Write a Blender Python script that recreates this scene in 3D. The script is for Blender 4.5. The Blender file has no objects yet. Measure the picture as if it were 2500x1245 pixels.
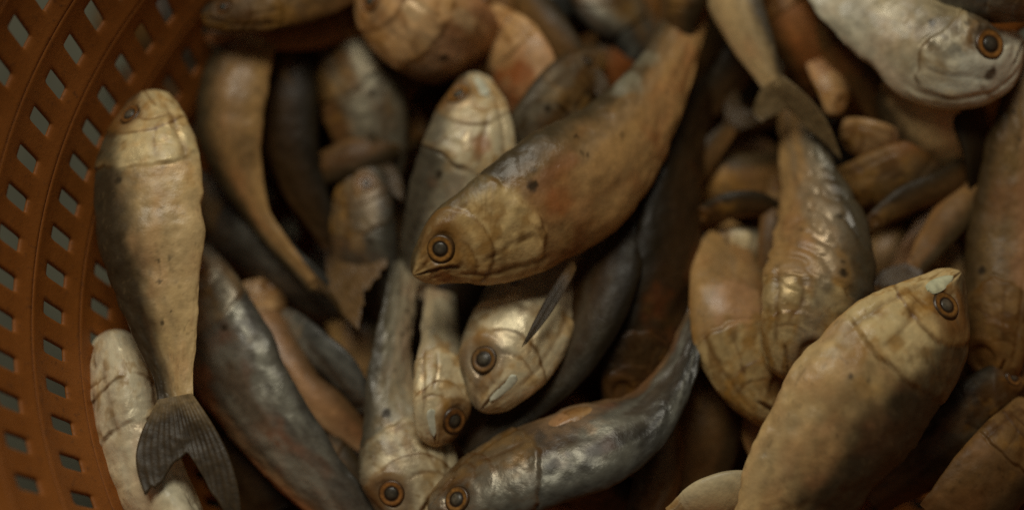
import bpy, math, random
import numpy as np
from mathutils import Vector

sc = bpy.context.scene
# ------------------------------------------------------------------ camera
PX = 0.000165            # metres per photograph pixel at the pile surface
DIST = 0.70
TILT = math.radians(16)
TARGET = Vector((-0.031, 0.023, 0.0))       # basket axis is the world origin
cam_d = bpy.data.cameras.new('camera'); cam = bpy.data.objects.new('camera', cam_d)
sc.collection.objects.link(cam); sc.camera = cam
CAMLOC = TARGET + Vector((0, -math.sin(TILT) * DIST, math.cos(TILT) * DIST))
cam.location = CAMLOC
cam.rotation_euler = (TILT, 0, 0)
cam_d.sensor_width = 36
cam_d.lens = 36 * DIST / (2500 * PX)
cam_d.clip_start = 0.01; cam_d.clip_end = 60
cam_d.dof.use_dof = True
cam_d.dof.focus_distance = DIST - 0.042
cam_d.dof.aperture_fstop = 1.55
# ------------------------------------------------------------------ light
world = bpy.data.worlds.new('World'); sc.world = world
world.use_nodes = True
bg = world.node_tree.nodes['Background']
bg.inputs[0].default_value = (1.0, 0.92, 0.78, 1); bg.inputs[1].default_value = 0.028

def area(name, loc, target, size, sizey, power, col):
    d = bpy.data.lights.new(name, 'AREA'); d.shape = 'RECTANGLE'
    d.size = size; d.size_y = sizey; d.energy = power; d.color = col
    o = bpy.data.objects.new(name, d); sc.collection.objects.link(o)
    o.location = loc
    o.rotation_euler = (Vector(target) - Vector(loc)).to_track_quat('-Z', 'Y').to_euler()
    return o
area('ceiling_lamp', (-0.26, 0.72, 1.08), (0.02, 0, 0), 0.78, 0.55, 7.6, (1.0, 0.95, 0.80))
sc.view_settings.view_transform = 'Standard'
sc.view_settings.look = 'None'
sc.view_settings.exposure = 0.0
sc.view_settings.gamma = 1.0
sc.render.engine = 'CYCLES'
sc.cycles.use_denoising = False
sc.cycles.max_bounces = 6

# ------------------------------------------------------------------ helpers
UP = np.array([0, math.cos(TILT), math.sin(TILT)])      # picture up in the world
RT = np.array([1.0, 0, 0])
FW = np.array([0, math.sin(TILT), -math.cos(TILT)])
CL = np.array(CAMLOC)

def P(px, py, zmm):
    """point of the pile seen at photograph pixel (px, py), zmm above the pile plane"""
    d = FW * DIST + RT * (px - 1250) * PX - UP * (py - 622.5) * PX
    k = (zmm / 1000 - CL[2]) / d[2]
    return CL + d * k

def put(o, label=None, cat=None, group=None, kind=None):
    if label: o['label'] = label
    if cat: o['category'] = cat
    if group: o['group'] = group
    if kind: o['kind'] = kind
    return o

def mesh_obj(name, V, F, mat, parent=None, origin=None, col=None, uv=None, smooth=True):
    me = bpy.data.meshes.new(name)
    V = np.asarray(V, dtype=np.float64)
    if origin is not None: V = V - origin
    F = np.asarray(F, dtype=np.int32)
    nf, k = F.shape
    me.vertices.add(len(V)); me.vertices.foreach_set('co', V.ravel())
    me.loops.add(nf * k); me.loops.foreach_set('vertex_index', F.ravel())
    me.polygons.add(nf)
    me.polygons.foreach_set('loop_start', np.arange(nf, dtype=np.int32) * k)
    me.polygons.foreach_set('loop_total', np.full(nf, k, dtype=np.int32))
    me.update(calc_edges=True)
    if smooth: me.polygons.foreach_set('use_smooth', np.ones(nf, dtype=bool))
    if col is not None:
        a = me.color_attributes.new('Col', 'FLOAT_COLOR', 'POINT')
        a.data.foreach_set('color', np.asarray(col, dtype=np.float32).ravel())
    if uv is not None:
        l = me.uv_layers.new(name='UVMap')
        l.data.foreach_set('uv', np.asarray(uv, dtype=np.float32)[F.ravel()].ravel())
    me.validate()
    me.materials.append(mat)
    o = bpy.data.objects.new(name, me); sc.collection.objects.link(o)
    if parent is not None: o.parent = parent
    return o

def hash3(ix, iy, iz, seed):
    h = (ix * 374761393 + iy * 668265263 + iz * 1274126177 + seed * 974711) & 0xffffffff
    h = ((h ^ (h >> 13)) * 1274126177) & 0xffffffff
    h = (h ^ (h >> 16)) & 0xffff
    return h / 65535.0

def vnoise(p, scale, seed=0):
    q = p * scale + 1000.0
    i = np.floor(q).astype(np.int64); f = q - i
    f = f * f * (3 - 2 * f)
    r = 0
    for a in (0, 1):
        for b in (0, 1):
            for c in (0, 1):
                w = (f[..., 0] if a else 1 - f[..., 0]) * (f[..., 1] if b else 1 - f[..., 1]) * (f[..., 2] if c else 1 - f[..., 2])
                r = r + w * hash3(i[..., 0] + a, i[..., 1] + b, i[..., 2] + c, seed)
    return r

def fbm(p, scale, seed=0, octs=3):
    r = 0; a = 0.5; t = 0
    for k in range(octs):
        r = r + a * vnoise(p, scale * 2 ** k, seed + k * 17); t += a; a *= 0.55
    return r / t

def ss(a, b, x):
    t = np.clip((x - a) / (b - a), 0, 1)
    return t * t * (3 - 2 * t)

def mix(c, d, m):
    return c * (1 - m[..., None]) + np.asarray(d) * m[..., None]

# ------------------------------------------------------------------ materials
def nodes(name):
    m = bpy.data.materials.new(name); m.use_nodes = True
    nt = m.node_tree
    return m, nt, nt.nodes['Principled BSDF']

def skin_material(name, ra, rb, coat, spec):
    m, nt, b = nodes(name)
    N, L = nt.nodes.new, nt.links.new
    at = N('ShaderNodeAttribute'); at.attribute_name = 'Col'
    tc = N('ShaderNodeTexCoord')
    n1 = N('ShaderNodeTexNoise'); n1.inputs['Scale'].default_value = 260; n1.inputs['Detail'].default_value = 5
    L(tc.outputs['Object'], n1.inputs['Vector'])
    r1 = N('ShaderNodeMapRange'); r1.inputs[1].default_value = .3; r1.inputs[2].default_value = .7
    r1.inputs[3].default_value = .86; r1.inputs[4].default_value = 1.12
    L(n1.outputs['Fac'], r1.inputs[0])
    mx = N('ShaderNodeVectorMath'); mx.operation = 'SCALE'
    L(at.outputs['Color'], mx.inputs[0]); L(r1.outputs[0], mx.inputs['Scale'])
    L(mx.outputs[0], b.inputs['Base Color'])
    # scales laid on the skin in fish coordinates
    uv = N('ShaderNodeUVMap')
    vo = N('ShaderNodeTexVoronoi'); vo.feature = 'F1'; vo.inputs['Scale'].default_value = 520
    L(uv.outputs[0], vo.inputs['Vector'])
    n2 = N('ShaderNodeTexNoise'); n2.inputs['Scale'].default_value = 700; n2.inputs['Detail'].default_value = 4
    L(tc.outputs['Object'], n2.inputs['Vector'])
    n3 = N('ShaderNodeTexNoise'); n3.inputs['Scale'].default_value = 120; n3.inputs['Detail'].default_value = 3
    L(tc.outputs['Object'], n3.inputs['Vector'])
    ad = N('ShaderNodeMath'); ad.operation = 'MULTIPLY_ADD'; ad.inputs[1].default_value = .35
    L(vo.outputs['Distance'], ad.inputs[0]); L(n2.outputs['Fac'], ad.inputs[2])
    ad2 = N('ShaderNodeMath'); ad2.operation = 'MULTIPLY_ADD'; ad2.inputs[1].default_value = 1.6
    L(n3.outputs['Fac'], ad2.inputs[0]); L(ad.outputs[0], ad2.inputs[2])
    bp = N('ShaderNodeBump'); bp.inputs['Strength'].default_value = .35; bp.inputs['Distance'].default_value = .0004
    L(ad2.outputs[0], bp.inputs['Height']); L(bp.outputs[0], b.inputs['Normal'])
    rr = N('ShaderNodeMapRange'); rr.inputs[1].default_value = .35; rr.inputs[2].default_value = .65
    rr.inputs[3].default_value = ra; rr.inputs[4].default_value = rb
    L(n3.outputs['Fac'], rr.inputs[0]); L(rr.outputs[0], b.inputs['Roughness'])
    L(at.outputs['Alpha'], b.inputs['Metallic'])
    b.inputs['Specular IOR Level'].default_value = spec
    b.inputs['Coat Weight'].default_value = coat
    b.inputs['Coat Roughness'].default_value = .28
    return m

def simple(name, col, rough, spec=.5, coat=0, bump=0, scale=300, var=.25, vcol=False):
    m, nt, b = nodes(name)
    N, L = nt.nodes.new, nt.links.new
    tc = N('ShaderNodeTexCoord')
    n1 = N('ShaderNodeTexNoise'); n1.inputs['Scale'].default_value = scale; n1.inputs['Detail'].default_value = 5
    L(tc.outputs['Object'], n1.inputs['Vector'])
    r1 = N('ShaderNodeMapRange'); r1.inputs[1].default_value = .3; r1.inputs[2].default_value = .7
    r1.inputs[3].default_value = 1 - var; r1.inputs[4].default_value = 1 + var
    L(n1.outputs['Fac'], r1.inputs[0])
    mx = N('ShaderNodeVectorMath'); mx.operation = 'SCALE'
    if vcol:
        at = N('ShaderNodeAttribute'); at.attribute_name = 'Col'; L(at.outputs['Color'], mx.inputs[0])
    else:
        mx.inputs[0].default_value = col
    L(r1.outputs[0], mx.inputs['Scale']); L(mx.outputs[0], b.inputs['Base Color'])
    b.inputs['Roughness'].default_value = rough
    b.inputs['Specular IOR Level'].default_value = spec
    b.inputs['Coat Weight'].default_value = coat
    b.inputs['Coat Roughness'].default_value = .08
    if bump:
        bp = N('ShaderNodeBump'); bp.inputs['Strength'].default_value = .5; bp.inputs['Distance'].default_value = bump
        L(n1.outputs['Fac'], bp.inputs['Height']); L(bp.outputs[0], b.inputs['Normal'])
    return m

SKIN = skin_material('fish_skin', .27, .47, .10, .4)
DULL = skin_material('fish_skin_dull', .40, .60, .03, .25)
EYE = simple('fish_eye', (0, 0, 0), .38, coat=.15, scale=900, var=.3, vcol=True)
PUPIL = simple('pupil', (.10, .085, .06), .3, coat=.3, scale=700, var=.35)
FIN = simple('fin', (0, 0, 0), .42, scale=500, var=.3, vcol=True, bump=.0003)
FIN.node_tree.nodes['Principled BSDF'].inputs['Alpha'].default_value = .86

# ------------------------------------------------------------------ fish
PAL = {
 'tan':    dict(back=(.065, .055, .038), flank=(.42, .27, .14), belly=(.50, .33, .17), head=(.56, .44, .26)),
 'buff':   dict(back=(.034, .026, .018), flank=(.54, .41, .25), belly=(.64, .50, .32), head=(.86, .74, .50)),
 'pale':   dict(back=(.38, .29, .16), flank=(.66, .56, .40), belly=(.74, .68, .55), head=(.78, .70, .55)),
 'rust':   dict(back=(.10, .065, .03), flank=(.34, .15, .055), belly=(.44, .20, .085), head=(.36, .19, .075)),
 'pink':   dict(back=(.15, .09, .05), flank=(.44, .255, .15), belly=(.55, .36, .24), head=(.56, .37, .22)),
 'olive':  dict(back=(.09, .06, .03), flank=(.25, .165, .08), belly=(.50, .30, .19), head=(.26, .16, .07)),
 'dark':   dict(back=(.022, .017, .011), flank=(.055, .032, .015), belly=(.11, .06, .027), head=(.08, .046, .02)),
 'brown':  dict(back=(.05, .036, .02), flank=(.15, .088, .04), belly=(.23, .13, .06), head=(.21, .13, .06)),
 'slate':  dict(back=(.045, .045, .046), flank=(.11, .09, .075), belly=(.30, .19, .11), head=(.22, .16, .10)),
 'silver': dict(back=(.09, .08, .065), flank=(.48, .44, .36), belly=(.58, .50, .38), head=(.80, .72, .56)),
}

def spline(pts, w, n=400):
    pts = np.array(pts); w = np.array(w, float)
    ext = np.vstack([2 * pts[0] - pts[1], pts, 2 * pts[-1] - pts[-2]])
    we = np.concatenate([[max(2 * w[0] - w[1], .2 * w[0])], w, [w[-1]]])
    out = []; ow = []
    m = len(pts) - 1; per = n // m + 2
    for i in range(m):
        t = np.linspace(0, 1, per, endpoint=(i == m - 1))[:, None]
        def cr(A):
            a, b, c, d = A[i], A[i + 1], A[i + 2], A[i + 3]
            return .5 * (2 * b + (c - a) * t + (2 * a - 5 * b + 4 * c - d) * t ** 2 + (3 * b - a - 3 * c + d) * t ** 3)
        out.append(cr(ext)); ow.append(cr(we[:, None])[:, 0])
    C = np.vstack(out); W = np.concatenate(ow)
    s = np.concatenate([[0], np.cumsum(np.linalg.norm(np.diff(C, axis=0), axis=1))])
    return C, W, s

def normv(a):
    return a / np.maximum(np.linalg.norm(a, axis=-1, keepdims=True), 1e-12)

FISHES = []
def fish(pts, w, label, pal='tan', hl=250, dors=1, roll=0, roll2=None, red=0.0, silver=0.0, spots=4, seed=0,
         thick=.44, cool=0.0, bright=1.0, tail=None, tailcol=None, fold=0.0, yellow=.3, lo=False, eye=True, pect=False, cut=0.0, group='fish heaped in the orange basket',
         headmul=1.0, backline=.36, extra=None, name='fish', dfin=False, fins=None, pectcol=(.26, .14, .055), plate=False, eyer=.125, eyepos=None):
    rng = np.random.RandomState(seed + 11)
    C3 = [P(*p) for p in pts]
    C, W, S = spline(C3, np.array(w) * PX)
    L = S[-1]; hlm = hl * PX
    na = 70 if lo else 210
    nt = 36 if lo else 112
    # samples along the fish, denser over the head
    k = int(na * .5)
    hd = min(1.25 * hlm, L * .7)
    x0 = hd * (np.linspace(0, 1, k, endpoint=False) ** 1.35)
    s = np.concatenate([x0, np.linspace(hd, L, na - k)])
    Cx = np.stack([np.interp(s, S, C[:, i]) for i in range(3)], 1)
    # smooth tangent
    Ts = normv(np.gradient(Cx, s, axis=0))
    hw = np.interp(s, S, W)
    if not lo:
        hw = np.convolve(np.pad(hw, 3, mode='edge'), np.ones(7) / 7, 'valid')
    xi = s / hlm
    hw = hw * (1 + .10 * (fbm(np.stack([s, s * 0 + seed, s * 0], -1), 55, seed + 5) - .5) * ss(.8, 1.3, xi))
    n = normv(CL - Cx)
    n = normv(n - (n * Ts).sum(1, keepdims=True) * Ts)
    b = np.cross(n, Ts)
    r0 = math.radians(roll); r1 = math.radians(roll if roll2 is None else roll2)
    ph = r0 + (r1 - r0) * ss(0.1, .9, s / L)
    cp, sp = np.cos(ph)[:, None], np.sin(ph)[:, None]
    D = dors * b * cp + n * sp           # towards the back
    Q = n * cp - dors * b * sp           # towards the visible flank
    kk = thick * (1 - .62 * ss(.45, 1.0, s / L)) * (1 + .15 * ss(.6, 0, xi))
    rnd = np.sqrt(1 - (1 - np.clip(xi / .12, 0, 1)) ** 2)
    end = 1.0 - ss(.90, 1.0, s / L) * .8
    H = hw / np.sqrt(np.cos(ph) ** 2 + (kk * np.sin(ph)) ** 2) * rnd
    Wd = H * kk * end
    th = np.linspace(0, 2 * math.pi, nt, endpoint=False)
    ct, st = np.cos(th)[None, :], np.sin(th)[None, :]
    yy = np.sign(st) * np.abs(st) ** 1.18 * (1 - .10 * np.clip(-ct, 0, 1) ** 2)
    drop = -.10 * H * ss(.5, 0, xi)      # snout sits a little low of the middle line
    X = Cx[:, None, :] + D[:, None, :] * (H[:, None] * ct + drop[:, None])[..., None] + Q[:, None, :] * (Wd[:, None] * yy)[..., None]
    eta = np.broadcast_to(ct, (na, nt)); XI = np.broadcast_to(xi[:, None], (na, nt))
    side = np.sign(st)
    SIDE = np.broadcast_to(st, (na, nt))
    flat = np.stack([s[:, None] + 0 * th[None, :], eta * .02, SIDE * .012], -1)   # fish coordinates
    flat[..., 1] = eta * H.max(); flat[..., 2] = SIDE * H.max() * .5
    sd = seed * 7 + 3
    N1 = fbm(flat, 90, sd); N2 = fbm(flat, 260, sd + 5); N3 = fbm(flat * np.array([1, 2.2, 1]), 45, sd + 9)
    NH = fbm(flat, 420, sd + 31)
    inhead = ss(1.12, .95, XI)
    # ---- relief
    dsp = np.zeros((na, nt))
    ecx, ecy = eyepos if eyepos else (.33, .26)
    Hh = np.maximum(H, 1e-6)[:, None] / hlm
    ex = (XI - ecx); ey = (eta - ecy) * np.interp(ecx, xi, H) / hlm
    er = np.sqrt(ex ** 2 + ey ** 2)
    wob = (N2 - .5) * .06
    opx = 1.0 - .15 * (eta + .12) ** 2 + wob * 1.3 + (N1 - .5) * .10              # rear rim of the gill cover
    pox = .64 - .22 * (eta + .1) ** 2 + wob * .8               # fore gill plate rim
    dop = XI - opx; dpo = XI - pox
    lat = ss(.05, .4, np.abs(SIDE))
    broken = ss(.40, .62, fbm(flat, 95, sd + 77))            # the rim stands proud in places, lies flat in others
    dsp += .024 * (.5 + .5 * broken) * ss(.018, -.012, dop) * ss(-.6, -.02, dop) * lat
    dsp += .012 * ss(.015, -.012, dpo) * ss(-.25, -.02, dpo) * lat
    ln = lambda d, wd: np.exp(-(d / wd) ** 2)
    sm1 = eta + .34 + .62 * (XI - .75) ** 2 * 3 - .25 * (XI - .7) + wob * 1.5      # lower edge of the gill plate
    m1 = ss(.50, .60, XI) * ss(.98, .9, XI)
    sm2 = eta + .74 + .15 * (XI - .6) + wob                              # lower jaw and throat
    m2 = ss(.25, .38, XI) * ss(1.05, .9, XI)
    cbl = XI - (.50 - .16 * (eta + .35) ** 2 * 2) + wob * .8                       # cheek line behind the eye
    m3 = ss(-.85, -.55, eta) * ss(.15, -.1, eta)
    dsp -= (.010 * ln(sm1, .045) * m1 + .012 * ln(sm2, .05) * m2 + .007 * ln(cbl, .018) * m3) * lat
    mth = eta + .02 + 1.30 * XI + wob * .5
    mm = ss(.36, .31, XI) * lat
    dsp -= .010 * ln(dop - .022, .014) * lat * broken
    dsp -= .030 * ln(mth, .045) * mm
    dsp += .010 * ln(mth - .12, .07) * mm                                 # lip
    dsp -= .030 * ss(eyer * 1.05, eyer * .7, er) * lat
    dsp += .008 * ln(er - eyer * 1.30, eyer * .22) * lat
    dsp += (NH - .5) * .005 * inhead + (N2 - .5) * .010
    dsp += (N1 - .5) * (.055 - .036 * inhead)
    # body folds and slack skin
    if fold:
        fx = XI * 5.5 + 1.3 * np.sin(eta * 2.2) + 3 * N1
        fm = ss(.9, 1.15, XI) * ss(2.4, 1.6, XI) + .5 * ss(.3, .6, XI)
        dsp += fold * .03 * (np.abs(np.sin(fx * 2.0)) ** .5) * np.clip(fm, 0, 1)
    # fine wrinkles of the head skin
    warp = flat + (np.stack([N2, N1, N3], -1) - .5) * .012
    wr = 1 - np.abs(2 * fbm(warp * np.array([1, 1.0, 1]), 110, sd + 81, 2) - 1) * 4.5
    wr = np.clip(wr, 0, 1) ** 1.5 * lat
    wr2 = np.clip(1 - np.abs(2 * fbm(warp, 60, sd + 83, 2) - 1) * 7, 0, 1) * lat * inhead
    dsp -= wr * inhead * .0025 + wr2 * .004
    # pigment
    pal_ = PAL[pal]
    e2 = eta + (N3 - .5) * .42 + (N2 - .5) * .16
    col = np.zeros((na, nt, 3)) + np.array(pal_['flank'])
    col = mix(col, pal_['belly'], ss(-.35, -.8, e2))
    col = mix(col, np.array(pal_['flank']) * .75 + np.array((.07, .085, .10)), ss(backline + .05, backline - .12, np.abs(e2 - backline + .22) + .38) * .45)  # soft bluish sheen along the back edge, painted into the skin colour
    col = mix(col, pal_['back'], ss(backline - .42, backline + .42, e2 + .22 * (fbm(flat, 180, sd + 37) - .5)) * .97)
    pk = fbm(flat * np.array([.8, 1, 1]), 75, sd + 101); gy = fbm(flat * np.array([.7, 1, 1]), 95, sd + 103); yl = fbm(flat, 65, sd + 105)
    fl = np.array(pal_['flank'])
    col = mix(col, fl * np.array([1.12, .78, .70]), ss(.48, .78, pk) * .36 * ss(.6, .1, eta))
    col = mix(col, fl * np.array([.42, .50, .66]), ss(.52, .80, gy) * .34 * ss(backline + .2, backline - .2, e2))
    col = mix(col, fl * np.array([1.35, 1.38, 1.30]), ss(.50, .72, yl) * .38 * ss(.5, -.1, eta))
    rows = np.sin(eta * H[:, None] / .00085 + 5 * N2) * ss(1.0, 1.2, XI)
    rws2 = np.sin(s[:, None] / .00075 + 5 * N1)
    col = col * (1 + .05 * rows + .035 * rows * rws2)[..., None]
    speck = ss(.66, .74, fbm(flat, 620, sd + 107, 2)) * ss(.42, .6, fbm(flat, 60, sd + 109))
    col = mix(col, fl * .25, speck * .35)
    # head colours: pale plates with brown seams and yellow smears
    hcol = np.zeros_like(col) + np.array(pal_['head'])
    hcol = mix(hcol, np.array(pal_['head']) * np.array([.52, .40, .26]), ss(.46, .64, fbm(flat, 170, sd + 33)) * .75)
    hcol = mix(hcol, np.array(pal_['head']) * np.array([1.30, 1.32, 1.36]), ss(.50, .60, fbm(flat, 150, sd + 35)) * .7)
    hcol = mix(hcol, pal_['back'], ss(backline - .05, backline + .5, e2 + .25 * ss(.5, .0, XI)) * .92)
    strm = ss(.62, .70, XI) * ss(-.5, -.2, eta)
    stri = np.sin((eta * 1.0 + .3) / np.maximum(XI - .50, .05) * 7 + 3 * N1)
    hcol = hcol * (1 - .18 * strm * (.5 + .5 * stri) ** 2)[..., None]
    # brown shading that bleeds from each seam towards the snout
    bleed = np.clip(ss(-.16, 0, dpo) * (dpo < .01) * .55 + ss(-.12, 0, dop) * (dop < .01) * .35 * broken + ss(-.10, 0, cbl) * (cbl < .01) * m3 * .6, 0, 1)
    hcol = mix(hcol, np.array(pal_['head']) * np.array([.50, .34, .16]), bleed * lat * (.4 + .6 * N3))
    hcol = mix(hcol, np.array([.20, .10, .03]) * (.5 if pal in ('dark', 'brown') else 1), np.clip(wr * .28 + wr2 * .12, 0, 1))
    col = mix(col, hcol * headmul, inhead * ss(.06, -.02, dop))
    brown = np.array([.20, .095, .028]) * (.6 if pal in ('dark', 'brown') else 1.0)
    lines = np.clip(ln(dop, .014) * (.12 + .55 * broken) + ln(dpo, .016) * .65 * ss(.75, .2, eta) + ln(sm1, .04) * .6 * m1
                    + ln(sm2, .05) * .6 * m2 + ln(cbl, .016) * .6 * m3 + ln(mth, .05) * .95 * mm, 0, 1) * lat
    col = mix(col, np.array(pal_['head']) * 1.1, ln(mth - .13, .06) * mm * .6)
    col = mix(col, brown * .75, lines * .95)
    col = mix(col, brown * 1.1, ss(eyer * 2.1, eyer * 1.1, er) * lat * .75 * ss(.2, .5, N2 + .1))
    col = mix(col, (.42, .23, .055), ss(.50, .68, fbm(flat, 150, sd + 71)) * yellow * ss(1.6, .9, XI) * ss(backline + .25, backline - .15, e2))
    if red:
        rm = ss(.50, .68, fbm(flat, 55, sd + 41)) * red
        col = mix(col, (.30, .085, .022), rm * ss(.9, 1.2, XI) * ss(.7, .3, e2))
    slv = np.zeros((na, nt))
    if cool > .1: slv = slv + inhead * ss(.45, .62, fbm(flat, 150, sd + 35)) * .22 * ss(.6, .2, eta)
    if silver:
        sm = ss(.36, .72, fbm(flat * np.array([.45, 1.4, 1]), 90, sd + 51) + (fbm(flat, 400, sd + 53) - .5) * .25) * silver * ss(1.1, .5, np.abs(eta - .25) * 1.3)
        col = mix(col, (.40, .42, .42), sm * .7 * ss(backline + .45, backline + .05, e2 * (1 - silver)))
        slv = np.maximum(slv, sm * .45)
    # dark freckles
    def spot(cx, cy, r, a=.9):
        nonlocal col
        dd = np.sqrt((XI - cx) ** 2 + ((eta - cy) * Hh * 1.0) ** 2) + (NH - .5) * r * .9
        col = mix(col, (.035, .025, .015), ss(r, r * .55, dd) * a * (SIDE > 0))
    if spots >= 1: spot(1.10, .36, .050)
    for i in range(spots):
        spot(1.15 + rng.rand() * 1.5, rng.rand() * 1.1 - .45, .012 + .022 * rng.rand(), .4 + .5 * rng.rand())
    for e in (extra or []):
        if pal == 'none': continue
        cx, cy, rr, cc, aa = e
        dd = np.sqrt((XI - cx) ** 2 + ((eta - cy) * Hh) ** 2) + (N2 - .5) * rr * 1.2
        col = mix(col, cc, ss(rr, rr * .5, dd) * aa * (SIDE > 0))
    fine = fbm(flat, 900, sd + 61, 2)
    col = col * (.80 + .40 * N1[..., None]) * (.92 + .16 * fine[..., None]) * (np.array([1.0, .885, .64]) * (1 - cool) + np.array([.92, .93, .86]) * cool) * bright
    # apply relief along the normal
    dxs = np.gradient(X, axis=0); dth = np.roll(X, -1, 1) - np.roll(X, 1, 1)
    nr = normv(np.cross(dth, dxs))
    outw = X - Cx[:, None, :]
    sg = np.sign((nr * outw).sum(-1, keepdims=True)); sg[sg == 0] = 1
    nr = nr * sg
    fadein = ss(0, .08, XI) * ss(1.0, .97, s / L)[:, None]
    X2 = X + nr * (dsp * hlm * fadein)[..., None]
    rot = np.arange(na * nt).reshape(na, nt)
    a_, b_ = rot[:-1], rot[1:]
    F = np.stack([a_, np.roll(a_, -1, 1), np.roll(b_, -1, 1), b_], -1).reshape(-1, 4)
    F = F[:, ::-1]
    V = X2.reshape(-1, 3)
    col = col / np.maximum(1, col.max(-1, keepdims=True) / .82)
    colf = np.concatenate([np.clip(col, .004, .9), slv[..., None]], -1).reshape(-1, 4)
    uv = np.stack([s[:, None] + 0 * st, np.cumsum(np.full((na, nt), 1.0), 1) / nt * H.max() * 4], -1).reshape(-1, 2)
    uv = uv + (np.stack([N2, N1], -1).reshape(-1, 2) - .5) * .002
    # tail end cap
    c = V[(na - 1) * nt:].mean(0); V = np.vstack([V, c]); colf = np.vstack([colf, colf[-1]]); uv = np.vstack([uv, uv[-1]])
    # cap as quads folded to the centre (pairs of rim edges)
    last = (na - 1) * nt + np.arange(0, nt, 2)
    cap = np.stack([last, last + 1, (na - 1) * nt + (np.arange(0, nt, 2) + 2) % nt, np.full(len(last), len(V) - 1)], -1)
    F = np.vstack([F, cap])
    org = C3[len(C3) // 2].copy()
    root = bpy.data.objects.new(name, None); sc.collection.objects.link(root)
    root.location = org; root.empty_display_size = .01
    put(root, label, 'fish', group)
    mesh_obj('body', V, F, DULL if pal in ('dark', 'brown', 'rust', 'olive') or lo else SKIN, root, org, colf, uv)
    # ---- eyes
    if eye:
        ia = int(np.argmin(np.abs(xi - ecx)))
        for sgn in ((1,) if lo else (1, -1)):
            tt = np.argmin(np.abs(ct[0] - ecy) + (st[0] * sgn < 0) * 9)
            pc = X[ia, tt]; en = normv(nr[ia, tt])
            ex_ = normv(Ts[ia] - (Ts[ia] * en).sum() * en); ey_ = np.cross(en, ex_)
            R = eyer * hlm
            nr_, na_ = 15, 40
            rr = np.linspace(0, 1, nr_); aa = np.linspace(0, 2 * math.pi, na_, endpoint=False)
            prof = np.interp(rr, [0, .45, .5, .56, .8, .9, 1.0], [.10, .08, .05, .07, .09, .04, -.25])
            Ve = (pc + ex_ * (rr[:, None] * np.cos(aa))[..., None] * R + ey_ * (rr[:, None] * np.sin(aa))[..., None] * R
                  + en * (prof[:, None] * R - .12 * R + 0 * aa)[..., None])
            iris = np.array((.46, .20, .045)) if not lo else np.array((.2, .1, .03))
            if pal in ('dark', 'brown'): iris = iris * .6
            ce = np.zeros((nr_, na_, 4)); ce[..., 3] = 1
            iris = iris * (.55 + .6 * rng.rand()) * np.array([1, .9 + .2 * rng.rand(), 1]); wv = (.7 + .6 * vnoise(np.stack([np.cos(aa), np.sin(aa), aa * 0], -1), 2.5, sd))[None, :]
            band = np.interp(rr, [0, .44, .50, .60, .70, .86, 1], [0, 0, .1, 1, .85, .15, .1])[:, None]
            ce[..., :3] = (np.array((.022, .014, .008)) * (1 - band[..., None]) + iris * (band * wv)[..., None])
            ri = np.arange(nr_ * na_).reshape(nr_, na_)
            Fe = np.stack([ri[:-1], np.roll(ri[:-1], -1, 1), np.roll(ri[1:], -1, 1), ri[1:]], -1).reshape(-1, 4)[:, ::-1]
            eo = mesh_obj('eye', Ve.reshape(-1, 3), Fe, EYE, root, org, ce.reshape(-1, 4))
            if not lo:
                r2 = np.linspace(0, 1, 8)
                pr = .17 * np.sqrt(1 - r2 ** 2 * .96)
                Vp = (pc + ex_ * (r2[:, None] * np.cos(aa))[..., None] * R * .44 + ey_ * (r2[:, None] * np.sin(aa))[..., None] * R * .44
                      + en * ((pr[:, None] - .10) * R + 0 * aa)[..., None])
                ri = np.arange(8 * na_).reshape(8, na_)
                Fp = np.stack([ri[:-1], np.roll(ri[:-1], -1, 1), np.roll(ri[1:], -1, 1), ri[1:]], -1).reshape(-1, 4)[:, ::-1]
                cl = .35 + .65 * rng.rand()
                cpu = np.ones((8, na_, 4)); base = np.array((.03, .026, .02)) * (1 - cl) + np.array((.15, .125, .085)) * cl
                cpu[..., :3] = base * (1.25 - .75 * r2[:, None, None]) * (.8 + .4 * vnoise(Vp, 900, sd)[..., None])
                mesh_obj('pupil', Vp.reshape(-1, 3), Fp, EYE, eo, org, cpu.reshape(-1, 4))
    # ---- pale upper jaw plate
    def surf(xx, et, sgn=1):
        i = int(np.argmin(np.abs(xi - xx))); j = int(np.argmin(np.abs(ct[0] - et) + (st[0] * sgn < 0) * 9))
        return X[i, j], normv(nr[i, j])
    if plate:
        for sgn in (1, -1):
            A, nA = surf(.12, -.22, sgn); B, nB = surf(.37, -.46, sgn)
            en = normv(nA + nB); dx = B - A; ln_ = np.linalg.norm(dx); dx = dx / ln_; dy = normv(np.cross(en, dx))
            nu, nv = 16, 9
            uu = np.linspace(0, 1, nu); vv = np.linspace(-1, 1, nv)
            wid = hlm * .05 * np.sqrt(np.clip(1 - (2 * uu - 1) ** 2, 0, 1)) ** .7 * (.75 + .5 * uu)
            Vj = (A + dx * (uu * ln_)[:, None, None] + dy * (wid[:, None] * vv)[..., None]
                  + en * ((.018 * hlm) * np.sqrt(np.clip(1.02 - vv ** 2, 0, 1))[None, :] + .006 * hlm * np.sin(uu * 3.14)[:, None])[..., None])
            ri = np.arange(nu * nv).reshape(nu, nv)
            Fj = np.stack([ri[:-1, :-1], ri[:-1, 1:], ri[1:, 1:], ri[1:, :-1]], -1).reshape(-1, 4)
            pc_ = np.array(pal_['head']) * 1.12 if pal not in ('dark', 'brown', 'rust') else np.array(pal_['head']) * 1.5
            cj = np.ones((nu * nv, 4)); cj[:, :3] = np.clip(pc_ * np.array([1, .97, .95]), 0, .8) * (.75 + .5 * vnoise(Vj.reshape(-1, 3), 500, sd))[:, None]; cj[:, 3] = 0
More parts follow.
